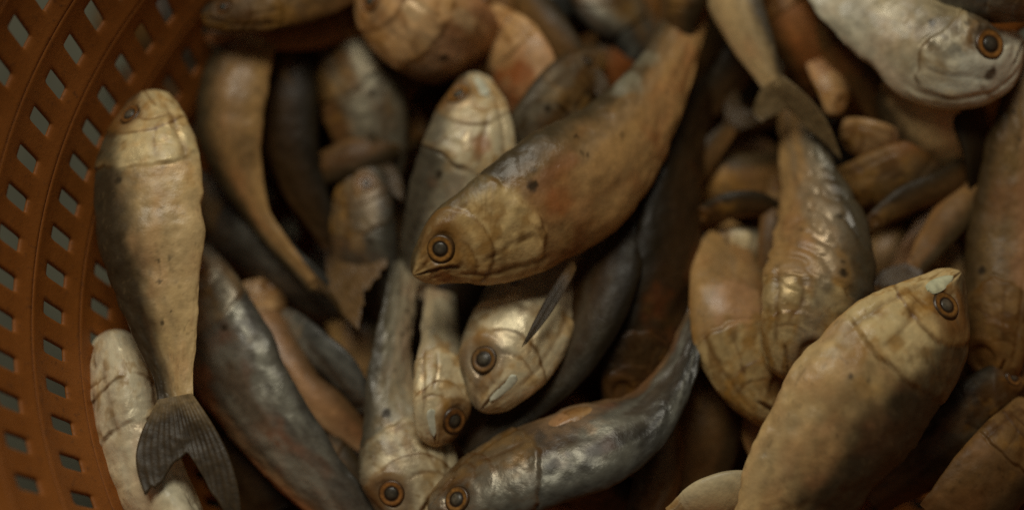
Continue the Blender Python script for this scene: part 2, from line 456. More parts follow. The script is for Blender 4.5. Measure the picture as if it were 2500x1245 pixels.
            mesh_obj('jaw_plate', Vj.reshape(-1, 3), Fj, SKIN, root, org, cj, np.zeros((nu * nv, 2)))
    # ---- fins
    fc = np.array(tailcol if tailcol else np.array(pal_['back']) * 1.2 + np.array(pal_['flank']) * .28)
    def fin(nm, rU, rL, tU, tL, notch, nrm, thickm=.0007, rays=15, belly_=.0):
        nu, nv = 26, 61
        u = np.linspace(0, 1, nu)[:, None, None]; v = np.linspace(0, 1, nv)[None, :, None]
        root_ = rU * (1 - v) + rL * v
        q = np.abs(2 * v - 1)
        tip = np.where(v < .5, tU, tL)
        E = notch + (tip - notch) * q ** 1.0
        E = root_ + (E - root_) * (1 - .08 * vnoise(np.stack([v * 14, v * 0 + seed, v * 0], -1)[..., 0, :], 1.0, 3)[..., None] - .018 * vnoise(np.stack([v * 40, v * 0 + seed, v * 0], -1)[..., 0, :], 1.0, 4)[..., None])
        Pp = root_ * (1 - u) + E * u
        cv = (np.sin(u * math.pi) * (2 * v - 1) * np.abs(2*v-1)) * (rL - rU) * .45
        Pp = Pp + cv
        rip = np.sin(v * rays * 2 * math.pi) * .00010 * ss(0, .3, u[..., 0])[..., None] + belly_ * np.sin(u * 3.0) * 1.0
        frq = fbm(Pp, 140, sd + 91)[..., None]
        Pp = Pp + nrm * (rip + (frq - .5) * .0015)
        tk = thickm * (1 - .6 * u)
        top = Pp + nrm * tk; bot = Pp - nrm * tk
        VV = np.vstack([top.reshape(-1, 3), bot.reshape(-1, 3)])
        ri = np.arange(nu * nv).reshape(nu, nv); o2 = nu * nv
        q1 = np.stack([ri[:-1, :-1], ri[:-1, 1:], ri[1:, 1:], ri[1:, :-1]], -1).reshape(-1, 4)
        q2 = q1[:, ::-1] + o2
        def wall(e):
            return np.stack([e[:-1], e[1:], e[1:] + o2, e[:-1] + o2], -1)
        FF = np.vstack([q1, q2, wall(ri[-1, :]), wall(ri[:, 0]), wall(ri[:, -1])])
        cc = (np.array(pal_['flank']) * .6 * ss(.35, 0, u) + fc * (1 - ss(.35, 0, u))) * (.85 + .3 * frq) * (.93 + .12 * (np.sin(v * rays * 2 * math.pi) * .5 + .5)) * (np.array([1.0, .885, .64]) * (1 - cool) + np.array([.92, .93, .86]) * cool)
        cc = np.concatenate([cc, np.zeros((nu, nv, 1))], -1).reshape(-1, 4)
        mesh_obj(nm, VV, FF, FIN, root, org, np.vstack([cc, cc]))
    if tail is not False:
        i = na - 3
        e = Cx[-2]; t = Ts[-1]; d = D[-1]; nn = Q[-1]
        hh = H[i] * .95
        LT = hlm * .95
        rU, rL = e + d * hh - t * .002, e - d * hh - t * .002
        if isinstance(tail, dict):
            tU, tL = P(*tail['up']), P(*tail['lo']); no = P(*tail['notch'])
            nn2 = np.cross(tU - e, tL - e); nn2 = normv(nn2) * (1 if (nn2 * n[-1]).sum() > 0 else -1)
        else:
            tU = e + t * LT + d * LT * .42; tL = e + t * LT - d * LT * .42; no = e + t * LT * .42; nn2 = nn
        fin('tail_fin', rU, rL, tU, tL, no, nn2)
    for (nm_, a1, a2, b1, b2, b3) in (fins or []):
        q_ = [P(*v_) for v_ in (a1, a2, b1, b2, b3)]
        nf_ = normv(np.cross(q_[2] - q_[0], q_[1] - q_[0])); nf_ = nf_ * (1 if (nf_ * n[0]).sum() > 0 else -1)
        fc = np.array(pectcol)
        fin(nm_, *q_, nf_, .0003, 8)
    if pect and not lo:
        fc = np.array(pectcol)
        A, nA = surf(1.02, -.62, 1)
        i = int(np.argmin(np.abs(xi - 1.02))); t = Ts[i]; d = D[i]
        A = A + nA * .0006
        dn = normv(np.cross(nA, t))
        if (dn * d).sum() < 0: dn = -dn
        B, nB = surf(1.02 + .5, -.55, 1)
        tp = B + nB * .0012
        fin('pectoral_fin', A + dn * hlm * .035, A - dn * hlm * .035, tp + dn * hlm * .02, tp - dn * hlm * .11 - t * hlm * .05, tp - dn * hlm * .03 - t * .001, normv(nA + nB), .0003, 6)
    if dfin:
        i0 = int(np.argmin(np.abs(xi - 1.75))); i1 = int(np.argmin(np.abs(xi - 2.25)))
        e0 = X[i0, 0] - D[i0] * .0015; e1 = X[i1, 0] - D[i1] * .0015
        h_ = hlm * .30
        fin('dorsal_fin', e0, e1, e0 + (D[i0] * .75 + Ts[i0] * .8) * h_, e1 + (D[i1] * .15 + Ts[i1] * .7) * h_,
            (e0 + e1) / 2 + (D[i0] * .3 + Ts[i0] * .8) * h_, Q[i0], .0004, 9)
    FISHES.append(root)
    return root

# hero in the middle
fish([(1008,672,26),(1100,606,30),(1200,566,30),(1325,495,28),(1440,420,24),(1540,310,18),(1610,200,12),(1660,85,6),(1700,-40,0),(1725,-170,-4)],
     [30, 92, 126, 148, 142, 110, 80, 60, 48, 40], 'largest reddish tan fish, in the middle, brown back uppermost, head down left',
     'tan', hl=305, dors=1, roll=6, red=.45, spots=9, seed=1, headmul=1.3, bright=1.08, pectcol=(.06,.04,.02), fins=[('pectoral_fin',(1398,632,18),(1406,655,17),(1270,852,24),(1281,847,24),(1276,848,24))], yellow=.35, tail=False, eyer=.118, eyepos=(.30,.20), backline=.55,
     extra=[(2.45,.80,.17,(.38,.41,.40),.5),(2.8,.8,.14,(.35,.38,.37),.4),(1.22,-.05,.14,(.34,.12,.04),.6),(.18,-.62,.09,(.34,.13,.04),.7)])  # grey-blue back patches paint in a highlight; the rust ones are skin colour
# big fish lower right
fish([(2345,664,26),(2256,796,32),(2144,916,34),(2047,1045,32),(1963,1176,27),(1895,1312,20),(1840,1450,12)],
     [30,124,158,154,134,106,72], 'large buff fish at the lower right with an orange ringed eye and dark back',
     'buff', hl=335, dors=1, roll=-14, red=.12, spots=10, seed=2, bright=1.1, headmul=1.0, fins=[('pectoral_fin',(2096,812,43),(2086,840,45),(2022,872,41),(2012,890,42),(2018,880,42))], plate=True, yellow=.55, tail=False, eyer=.112, eyepos=(.36,.06), backline=-.08, dfin=False)
# left fish by the basket wall
fish([(354,228,24),(356,300,29),(360,400,32),(366,560,33),(392,740,32),(418,880,30),(430,985,30)],
     [40, 90, 122, 126, 92, 52, 38], 'large pale fish by the basket wall, head up, forked tail hanging down',
     'buff', hl=235, dors=-1, roll=-24, roll2=-16, spots=7, seed=3, bright=1.3, headmul=.95, fins=[('pectoral_fin',(470,470,35),(446,468,39),(468,640,35),(452,600,38),(460,622,37))], cool=.15, yellow=.5, eyer=.13, eyepos=(.36,.30), backline=.12, silver=.10,
     tail=dict(up=(352,1225,30), lo=(600,1345,28), notch=(458,1110,30)), tailcol=(.07,.052,.033))
# pale fish bottom left, belly up
fish([(270,806,8),(294,920,6),(318,1050,4),(362,1180,3),(420,1300,2),(470,1420,2)],
     [40,84,92,92,86,70], 'very pale fish at the bottom left with throat up under the forked tail',
     'pale', hl=270, dors=-1, roll=-78, spots=0, seed=4, cool=.7, bright=1.3, yellow=.2, tail=False, fold=.3, red=.0, thick=.75)
# dark bluish fish lower left
fish([(455,610,-12),(500,740,-8),(560,870,-5),(630,990,-4),(720,1110,-6),(830,1240,-9),(920,1340,-14)],
     [60,100,112,102,86,66,46], 'dark bluish grey fish running down beside the pale left fish',
     'slate', hl=240, dors=1, roll=24, spots=3, seed=5, bright=1.5, cool=.35, silver=.8, tail=False, red=.4, backline=.7)
# tan fish upper left tail down
fish([(650,10,-2),(582,170,6),(560,310,4),(586,430,-2),(632,530,-6),(700,620,-8),(770,700,-10)],
     [40,78,82,58,32,22,18], 'smooth tan fish at upper left narrowing to a thin tail that sweeps right',
     'tan', hl=150, dors=-1, roll=-20, spots=0, seed=6, yellow=.1, eye=False, tail=dict(up=(900,740,-14), lo=(850,810,-12), notch=(838,760,-12)), tailcol=(.11,.07,.03))
# dark fish beside it
fish([(700,60,-8),(700,200,-6),(706,330,-8),(736,440,-12),(780,530,-16),(830,610,-20)],
     [50,72,72,56,40,32], 'dark brown fish upper left hanging straight down with a spread tail',
     'dark', hl=150, dors=1, roll=15, spots=0, seed=7, eye=False, tail=dict(up=(955,650,-8), lo=(880,815,-4), notch=(895,720,-6)), tailcol=(.20,.125,.06))
# head between, deeper
fish([(800,50,-12),(845,160,-10),(895,280,-10),(905,390,-16),(880,500,-30)],
     [60, 100, 108, 86, 56], 'dull brown fish head with dim eye behind the dark hanging fish',
     'brown', hl=230, dors=1, roll=10, spots=2, seed=8, bright=.95, silver=.9, tail=False, yellow=.6, eyer=.10, backline=.7)
fish([(1040,300,-22),(940,350,-12),(860,385,-10),(780,415,-14),(700,440,-26)],
     [40, 54, 52, 44, 30], 'brown fish lying crosswise below the dull brown head at upper left',
     'brown', hl=140, dors=1, roll=20, spots=0, seed=9, bright=.9, tail=False, eye=False)
fish([(900,400,-12),(886,490,-12),(890,600,-14),(910,710,-20),(930,800,-30)],
     [44, 76, 82, 64, 40], 'small grey fish with head up left of the middle fish',
     'slate', hl=190, dors=1, roll=24, spots=2, seed=10, bright=1.0, silver=.3, tail=False, yellow=.5, red=.2, eyer=.11)
fish([(1000,330,-44),(960,430,-42),(950,540,-42),(960,650,-44)],
     [30,60,64,50], 'tan fish flank showing between the grey fish and the pale snout above the middle',
     'tan', hl=120, dors=1, roll=0, spots=0, seed=11, tail=False, eye=False)
# top left horizontal
fish([(492,42,22),(590,26,26),(700,8,22),(820,-30,16),(920,-80,10)],
     [28,54,60,54,40], 'brown fish at the top left edge lying across with head to the left',
     'brown', hl=200, dors=1, roll=-15, spots=2, seed=12, tail=False, yellow=.5, silver=.2, eyer=.11)
fish([(930,20,-4),(800,62,0),(690,88,4),(570,92,8),(500,84,10)],
     [60,52,40,24,16], 'rusty brown fish under the top left fish with its tail to the left',
     'rust', hl=130, dors=-1, roll=-10, spots=0, seed=13, tail=False, eye=False)
# big pink head top centre
fish([(890,-60,10),(965,15,16),(1055,72,16),(1135,115,8),(1185,155,-10)],
     [60, 118, 128, 108, 64], 'pinkish tan fish head at the top with dim eye, left of centre',
     'pink', hl=270, dors=-1, roll=-8, spots=1, seed=14, headmul=1.2, bright=1.25, extra=[(.75,-.2,.12,(.62,.48,.34),.7),(1.1,-.5,.12,(.62,.48,.34),.6),(.5,-.6,.1,(.6,.45,.3),.6)], tail=False, yellow=.3, eyer=.11, eyepos=(.36,.30), red=.4, silver=.25, backline=.75, fold=.2)
fish([(1290,50,-6),(1200,20,-4),(1110,-20,-4),(1010,-80,-6)],
     [20,46,66,76], 'fish at the top edge whose pale jaw plate lies over the pinkish head',
     'pink', hl=260, dors=1, roll=-10, spots=0, seed=15, tail=False, eye=False)
# upright head left of hero
fish([(1150,180,6),(1152,280,12),(1140,390,12),(1090,500,4),(1040,620,-8),(1010,720,-20)],
     [34, 94, 116, 98, 70, 50], 'pale silvery fish head pointing up beside the middle fish with a white jaw plate',
     'silver', hl=275, dors=-1, roll=-10, spots=2, seed=16, bright=1.15, headmul=1.2, extra=[(.80,-.35,.10,(.42,.20,.10),.7),(.62,-.7,.14,(.72,.62,.46),.7)], plate=True, cool=.35, tail=False, yellow=.5, silver=.3, eyer=.12, eyepos=(.30,.42), backline=.20, red=.5)
# pink/rust behind
fish([(1180,40,-4),(1245,120,2),(1285,210,2),(1280,310,-8),(1260,400,-20)],
     [40, 84, 88, 76, 50], 'rusty pink fish belly behind the grey brown head above the middle fish',
     'pink', hl=170, dors=-1, roll=-30, spots=0, seed=17, bright=1.3, tail=False, eye=False, red=.9)
fish([(1465,125,0),(1400,205,6),(1340,290,6),(1270,390,0),(1200,480,-12)],
     [34,76,84,74,54], 'grey brown fish with head up right just above the middle fish',
     'brown', hl=210, dors=-1, roll=22, spots=5, seed=18, bright=1.15, tail=False, silver=.5, yellow=.4, eyer=.09, backline=.6)
fish([(1200,10,-16),(1310,40,-14),(1400,40,-16),(1500,0,-22)],
     [30,60,64,50], 'dark grey fish at the top edge with a bluish sheen, right of the pinkish head',
     'slate', hl=150, dors=1, roll=40, spots=0, seed=19, cool=.6, tail=False, silver=.7, eye=False)
fish([(1420,-60,-8),(1480,10,-4),(1540,60,-8),(1580,150,-16),(1570,250,-26)],
     [60,76,70,60,50], 'dark fish at the top edge left of the middle fish tail',
     'slate', hl=200, dors=-1, roll=30, spots=0, seed=20, cool=.4, tail=False, silver=.7, eye=False, red=.5)
fish([(1570,-30,-18),(1540,90,-14),(1490,190,-14),(1430,270,-20)],
     [50,74,70,50], 'rust brown fish tucked behind the back of the middle fish',
     'rust', hl=150, dors=-1, roll=10, spots=0, seed=21, tail=False, eye=False, red=.6)
fish([(1700,-90,14),(1670,-10,12),(1650,70,6),(1640,150,-2)],
     [60,58,46,30], 'brown fish crossing the tail of the middle fish at the top edge',
     'brown', hl=120, dors=1, roll=20, spots=0, seed=22, tail=False, eye=False)
# heads below the hero
fish([(1172,1004,4),(1215,905,8),(1268,810,6),(1305,710,-2),(1340,600,-14),(1370,500,-26)],
     [38,104,122,110,84,60], 'silvery fish head pointing down under the middle fish, large ringed eye',
     'silver', hl=290, dors=1, roll=-12, spots=1, seed=23, bright=1.15, headmul=1.2, plate=True, cool=.3, tail=False, yellow=.35, silver=.55, red=.2, eyer=.125, eyepos=(.37,.34), backline=.62)
fish([(1062,1090,2),(1078,1000,6),(1080,900,4),(1078,810,-2),(1076,710,-14)],
     [36,68,64,48,36], 'small pale head pointing down beside the large ringed eye, white jaw plate',
     'silver', hl=230, dors=-1, roll=-18, spots=0, seed=24, bright=1.1, headmul=1.15, plate=True, cool=.25, tail=False, yellow=.6, eyer=.15, eyepos=(.30,.5), backline=.55, red=.25)
# long fish head at the bottom edge
fish([(990,1300,-6),(1000,1180,-4),(985,1060,-6),(955,950,-6),(962,830,-6),(978,730,-9),(992,640,-14)],
     [60,118,104,66,46,38,30], 'long silvery fish, head at the bottom edge, body rising to the middle fish snout',
     'silver', hl=265, dors=1, roll=2, roll2=30, spots=6, seed=25, cool=.35, tail=False, yellow=.4, silver=.35, eyer=.13, eyepos=(.33,.45), backline=.48, red=.2)
# bottom fish curving right
fish([(1050,1262,2),(1170,1196,8),(1310,1136,10),(1440,1088,10),(1560,1030,8),(1640,930,4),(1690,800,0),(1735,650,-6)],
     [44,86,104,104,80,50,32,22], 'curved fish along the bottom with pink belly bulge and shining blue grey back',
     'slate', hl=290, dors=-1, roll=32, roll2=40, spots=2, seed=26, bright=.95, cool=.35, tail=dict(up=(1765,560,-10), lo=(1720,560,-10), notch=(1742,600,-8)), yellow=.3, silver=.95, red=.3, eyer=.12,
     eyepos=(.30,.2), backline=.35, extra=[(1.35,-.6,.30,(.34,.23,.16),.7)])
fish([(1500,1030,0),(1440,1040,3),(1370,1075,2),(1300,1120,-4),(1240,1160,-10)],
     [30,52,60,50,34], 'pink bellied fish bulging up behind the shining back at the bottom',
     'pink', hl=110, dors=1, roll=-60, spots=0, seed=27, tail=False, eye=False, silver=.3, thick=.8)
# dark long fish right of the heads
fish([(1540,440,-6),(1500,590,2),(1462,740,6),(1390,880,4),(1270,1000,-2),(1130,1100,-8)],
     [60,78,74,58,44,30], 'dark brown fish curving down left from under the middle fish',
     'dark', hl=160, dors=1, roll=30, spots=2, seed=28, tail=False, eye=False, silver=.15)
fish([(1510,1030,-8),(1540,900,-3),(1590,750,0),(1630,590,2),(1660,420,0),(1710,270,-6),(1760,160,-16)],
     [40,76,88,86,64,38,26], 'long dark brown fish right of the middle fish with its head down',
     'dark', hl=220, dors=1, roll=20, roll2=50, spots=0, seed=129, tail=False, eye=False, red=.4)
# pink belly fish right of centre
fish([(1915,1028,-6),(1860,935,0),(1812,820,2),(1800,710,0),(1800,630,-8),(1820,560,-20)],
     [40,96,118,116,92,50], 'rounded fish with pink belly and grey chin left of the wrinkled fish',
     'tan', hl=250, dors=-1, roll=-20, spots=2, seed=31, tail=False, yellow=.6, silver=.25, eye=False, red=.2, backline=.45, extra=[(1.2,-.2,.28,(.55,.34,.22),.8)])
# wrinkled fish
fish([(1925,930,8),(1955,830,14),(1995,700,15),(2005,580,12),(1980,460,6),(1948,340,0),(1930,240,-8)],
     [44,96,128,112,78,48,30], 'wrinkled fish with grey back and folded throat left of the big lower right fish',
     'tan', hl=240, dors=-1, roll=-16, roll2=25, spots=5, seed=32, cool=.15, tail=False, yellow=.6, silver=.5, eye=False, fold=.9, backline=.40, plate=False)
# tail fish from top
fish([(1768,-140,16),(1798,0,18),(1842,110,18),(1892,212,16)],
     [110, 72, 52, 28], 'pale tail end of a fish hanging from the top edge with a long forked tail',
     'buff', hl=60, dors=1, roll=25, spots=0, seed=33, bright=1.5, cool=.25, eye=False, pect=False, plate=False, backline=.5,
     tail=dict(up=(2065,405,12), lo=(1862,300,8), notch=(1925,270,12)), tailcol=(.24,.175,.10))
# top right big pale fish with bright head
fish([(2497,92,30),(2410,140,36),(2300,140,36),(2200,66,32),(2100,-30,26),(2010,-130,20)],
     [24, 104, 122, 124, 112, 96], 'big pale fish at the top right with bright silver cheek and wide eye',
     'pale', hl=270, dors=-1, roll=2, roll2=-30, spots=1, seed=34, headmul=1.2, cool=.75, tail=False, yellow=.3, silver=.35, eyer=.155, eyepos=(.50,.28), backline=.62,
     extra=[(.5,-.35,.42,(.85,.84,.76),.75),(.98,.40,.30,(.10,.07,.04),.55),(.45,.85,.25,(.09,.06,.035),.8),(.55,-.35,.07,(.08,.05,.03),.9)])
fish([(2150,140,4),(2215,235,12),(2280,330,12),(2330,420,0)],
     [50, 84, 84, 60], 'pale flank patch of a fish just below the bright silver cheek',
     'buff', hl=100, dors=-1, roll=-10, spots=0, seed=35, bright=1.7, tail=False, eye=False, pect=False)
fish([(2280,160,6),(2350,262,12),(2388,360,10),(2400,460,0)],
     [40, 48, 40, 32], 'dark curved back of a fish under the bright silver cheek',
     'dark', hl=110, dors=-1, roll=60, spots=0, seed=36, bright=1.6, tail=False, eye=False)
fish([(1960,20,4),(2055,120,8),(2130,210,6),(2180,300,0),(2210,390,-10)],
     [30, 54, 56, 50, 34], 'dark brown fish running diagonally under the big pale fish at the top right',
     'brown', hl=130, dors=1, roll=20, spots=0, seed=37, bright=1.3, tail=False, eye=False, red=.3)
fish([(2020,470,-12),(2110,455,-2),(2210,425,2),(2300,405,-2),(2390,370,-10)],
     [40, 70, 80, 74, 50], 'rust brown crumpled fish in the hollow right of the hanging tail',
     'brown', hl=190, dors=-1, roll=-20, spots=0, seed=38, bright=1.2, tail=False, eye=False, red=.3, yellow=.3, silver=.15, fold=.4)
fish([(1860,-60,2),(1915,40,4),(1960,130,0),(1990,230,-12)],
     [60, 70, 62, 46], 'rust coloured fish at the top edge behind the hanging forked tail',
     'rust', hl=130, dors=-1, roll=-10, spots=0, seed=39, bright=1.1, tail=False, eye=False)
fish([(2045,285,0),(2038,225,3),(2015,160,0),(1990,90,-8)],
     [24, 40, 44, 36], 'small pink fish snout in the hollow left of the diagonal dark fish',
     'pink', hl=110, dors=-1, roll=-20, spots=0, seed=40, bright=1.5, tail=False, eye=False)
fish([(2060,330,-4),(2110,345,4),(2160,365,2),(2220,390,-8)],
     [34,56,58,40], 'pink fish snout lump lying on the rust brown crumpled fish',
     'pink', hl=120, dors=-1, roll=-30, spots=0, seed=64, bright=.85, tail=False, eye=False, yellow=.5)
fish([(2400,430,2),(2330,520,6),(2270,600,4),(2225,665,2)],
     [40,48,36,20], 'brown fish body with its tail spread in the gap left of the right edge fish',
     'brown', hl=70, dors=1, roll=10, spots=0, seed=65, tail=dict(up=(2190,770,2), lo=(2120,700,0), notch=(2185,705,2)), eye=False, bright=1.5)
fish([(1620,500,-20),(1690,420,-12),(1750,350,-8),(1790,300,-8)],
     [50,44,30,18], 'slim brown fish with its tail spread behind the long dark fish',
     'brown', hl=70, dors=1, roll=10, spots=0, seed=66, tail=dict(up=(1800,210,-8), lo=(1880,260,-8), notch=(1815,265,-8)), eye=False, bright=1.2)
fish([(1010,140,-14),(960,230,-8),(930,320,-8),(930,400,-10)],
     [50,50,34,18], 'slim grey brown fish with its tail down behind the pale head beside the middle fish',
     'brown', hl=70, dors=-1, roll=20, spots=0, seed=67, tail=dict(up=(900,500,-10), lo=(985,500,-10), notch=(938,455,-10)), eye=False, bright=1.1, silver=.4)
fish([(690,110,-4),(760,90,-4),(850,110,-8),(940,160,-14)],
     [30,44,48,40], 'dark brown fish lying across at upper left under the top edge fish',
     'brown', hl=90, dors=1, roll=10, spots=0, seed=68, tail=False, eye=False, bright=.8)
fish([(1830,-80,-2),(1850,40,0),(1800,160,-4),(1720,260,-12)],
     [60,62,50,36], 'dark fish bending behind the hanging forked tail',
     'dark', hl=90, dors=-1, roll=10, spots=0, seed=69, tail=False, eye=False, bright=1.4)
fish([(2110,560,6),(2210,490,8),(2320,440,8),(2400,370,2)],
     [20,36,36,26], 'slim brown fish slanting across the hollow under the rust brown crumpled fish',
     'brown', hl=90, dors=1, roll=15, spots=0, seed=70, tail=False, eye=False, bright=.8)
fish([(1690,540,-6),(1770,505,0),(1850,500,0),(1930,540,-8)],
     [20,32,32,22], 'slim dark fish lying across just above the small pale fish piece',
     'dark', hl=90, dors=1, roll=15, spots=0, seed=71, tail=False, eye=False, bright=1.6)
fish([(1250,-60,0),(1330,50,4),(1390,120,6),(1430,175,4)],
     [36,46,34,18], 'slim brown fish from the top edge with its tail over the grey brown head',
     'brown', hl=90, dors=1, roll=5, spots=0, seed=72, tail=dict(up=(1500,250,4), lo=(1420,285,4), notch=(1447,235,4)), eye=False, bright=1.1)
# right edge long fish
fish([(2420,950,-4),(2425,850,6),(2432,720,10),(2438,580,10),(2452,430,16),(2482,280,24),(2512,140,28)],
     [40,74,80,76,62,46,30], 'long brown fish standing along the right edge above the big lower right fish',
     'olive', hl=260, dors=1, roll=-12, spots=3, seed=41, bright=.85, tail=False, eye=False, yellow=.2, red=.2, silver=.0)
# lower right dark
fish([(2510,905,-2),(2420,970,4),(2320,1060,4),(2215,1140,0),(2120,1220,-6)],
     [36,70,82,76,50], 'dark fish below the right edge fish with a small dim eye',
     'dark', hl=220, dors=-1, roll=20, spots=0, seed=42, tail=False, silver=.35, yellow=.3, eyer=.115, eyepos=(.30,.35))
fish([(2540,1000,2),(2480,1090,8),(2400,1190,8),(2310,1290,4)],
     [50,86,92,80], 'rusty brown fish filling the bottom right corner',
     'brown', hl=180, dors=1, roll=-20, spots=0, seed=43, tail=False, eye=False, red=.1)
fish([(2570,14,48),(2440,0,48),(2330,-8,42),(2210,-30,30)],
     [40, 56, 58, 50], 'grey fish lying along the top right edge above the wide eye',
     'slate', hl=150, dors=-1, roll=30, spots=0, seed=44, cool=.6, tail=False, eye=False, silver=.6)
# middle right gap
fish([(1680,440,-22),(1780,440,-18),(1880,425,-20),(1980,400,-28)],
     [46,60,58,40], 'brown fish lying crosswise behind the wrinkled fish',
     'brown', hl=110, dors=1, roll=-8, spots=0, seed=45, bright=1.7, tail=False, eye=False)
fish([(1710,330,-34),(1800,280,-30),(1900,250,-32),(1990,200,-38)],
     [40,60,58,40], 'dim brown fish deep behind the hanging forked tail',
     'dark', hl=110, dors=1, roll=-8, spots=0, seed=46, bright=2.0, tail=False, eye=False)
fish([(1740,585,-10),(1800,585,-8),(1870,600,-10),(1930,640,-18)],
     [18,34,34,30], 'small pale fish piece above the rounded pink belly',
     'silver', hl=90, dors=1, roll=-10, spots=0, seed=47, tail=False, eye=False)
fish([(1900,430,-8),(1885,540,-2),(1880,640,-2),(1890,740,-8)],
     [20,30,30,24], 'thin brown edge of a fish left of the wrinkled fish',
     'brown', hl=80, dors=1, roll=0, spots=0, seed=48, tail=False, eye=False, pect=False)
fish([(2400,420,-20),(2330,500,-14),(2270,590,-14),(2200,690,-18)],
     [30,56,58,46], 'greyish tan fish in the gap left of the right edge fish',
     'pink', hl=110, dors=1, roll=-10, spots=0, seed=49, tail=False, eye=False)
fish([(2230,480,-24),(2180,590,-20),(2150,690,-22),(2130,800,-28)],
     [30,54,54,40], 'tan fish side in the gap between the wrinkled fish and the right edge fish',
     'tan', hl=90, dors=1, roll=0, spots=0, seed=50, tail=False, eye=False)
fish([(2290,560,-10),(2330,640,-8),(2350,730,-12)],
     [34,44,40], 'buff fish behind the snout of the big lower right fish',
     'buff', hl=90, dors=1, roll=0, spots=0, seed=51, tail=False, eye=False)
# bottom centre right
fish([(1640,1270,6),(1740,1226,12),(1840,1222,10),(1930,1290,2)],
     [30,62,64,50], 'pale fish head just showing at the bottom edge below the big lower right fish',
     'pale', hl=50, dors=-1, roll=-40, spots=0, seed=52, tail=False, eye=False, yellow=.7)
fish([(1760,860,-22),(1740,960,-16),(1725,1060,-16),(1700,1170,-20),(1690,1260,-24)],
     [50,80,86,76,60], 'flat olive brown fish in the dark hollow at the bottom right of centre',
     'brown', hl=140, dors=1, roll=-10, spots=0, seed=53, tail=False, eye=False)
fish([(1800,940,-20),(1850,1040,-16),(1880,1130,-18)],
     [30,48,40], 'tan strip of a fish between the olive fish and the big lower right fish',
     'tan', hl=80, dors=1, roll=0, spots=0, seed=54, tail=False, eye=False, pect=False)
fish([(1640,960,-16),(1625,1080,-10),(1600,1190,-8),(1570,1290,-10)],
     [24,48,56,50], 'dark fish with a thin bright streak at the bottom edge right of the shining back',
     'brown', hl=110, dors=-1, roll=30, spots=0, seed=55, tail=False, eye=False, silver=.6)
# left centre gaps
fish([(630,690,-26),(660,810,-18),(725,920,-14),(810,1005,-16),(900,1080,-24)],
     [60,56,46,44,30], 'tan and pink fish curving between the dark bluish fish and the long silvery fish',
     'pink', hl=110, dors=1, roll=-10, spots=0, seed=56, tail=False, eye=False)
fish([(690,770,-22),(770,850,-16),(840,920,-14),(890,1000,-18)],
     [26,46,46,30], 'small dark fish with a bright blue grey sheen left of the long silvery fish',
     'slate', hl=100, dors=1, roll=50, spots=0, seed=57, bright=1.5, cool=.6, tail=False, eye=False, silver=.9)
fish([(820,720,-34),(870,820,-30),(900,920,-30)],
     [50,66,60], 'tan fish deep behind the long silvery fish',
     'tan', hl=80, dors=1, roll=0, spots=0, seed=58, tail=False, eye=False, pect=False)
fish([(470,440,-28),(560,560,-24),(670,650,-22),(780,730,-24),(880,790,-28)],
     [40,74,72,56,30], 'dark grey fish under the thin sweeping tail of the smooth tan fish',
     'slate', hl=150, dors=1, roll=40, spots=0, seed=59, bright=1.3, cool=.5, tail=False, eye=False, silver=.4)
fish([(740,1040,-24),(810,1130,-20),(860,1220,-20),(900,1300,-24)],
     [40,60,60,50], 'dark brown fish at the bottom edge left of the long silvery fish',
     'brown', hl=130, dors=1, roll=10, spots=0, seed=60, tail=False, eye=False, red=.5)
fish([(500,930,-28),(540,1040,-24),(600,1150,-22),(650,1260,-24)],
     [40,70,70,60], 'dark fish at the bottom edge right of the forked tail',
     'dark', hl=130, dors=1, roll=20, spots=0, seed=61, tail=False, eye=False)

fish([(2330,800,-16),(2370,890,-10),(2400,980,-12),(2420,1060,-18)],
     [40,70,70,50], 'almost black fish in the gap between the big buff fish and the right edge fish',
     'dark', hl=130, dors=1, roll=30, spots=0, seed=62, tail=False, eye=False)
fish([(1380,1180,-22),(1480,1210,-18),(1580,1250,-20),(1660,1290,-24)],
     [40,60,60,50], 'almost black fish under the shining blue grey back at the bottom edge',
     'dark', hl=130, dors=1, roll=30, spots=0, seed=63, tail=False, eye=False)
# dim fish deeper down, seen only through the gaps
_r = random.Random(5)
_deep = {0: 'dim fish deep down between the basket wall and the smooth tan fish',
 2: 'dim fish deep in the gap left of the pale head that points up',
 3: 'dim fish deep under the dark grey fish of the top edge',
 4: 'dim fish deep in the gap between the middle fish tail and the hanging forked tail',
 7: 'dim fish deep under the bend of the smooth tan fish',
 8: 'dim fish deep between the dark hanging fish and the small grey fish',
 11: 'dim fish deep under the crosswise brown fish left of the wrinkled fish',
 12: 'dim fish deep against the left side of the wrinkled fish',
 15: 'dim fish deep under the sweeping thin tail at left',
 16: 'dim fish deep between the middle fish snout and the head with the large ringed eye',
 17: 'dim fish deep in the hollow above the pink belly bulge at the bottom',
 21: 'dim fish deep at the bottom edge right of the forked tail lobes',
 23: 'dim fish deep just below the small pale head that points down',
 25: 'dim fish deep under the olive brown fish at the bottom edge',
 27: 'dim fish deep at the bottom edge right of the big buff fish',
 38: 'dim fish deep between the long dark fish and the rounded pink belly'}
_hidden = {10, 13, 18, 19, 20, 26, 31, 34, 35, 36, 40, 43, 6, 9, 41, 37, 14, 29, 32, 33}
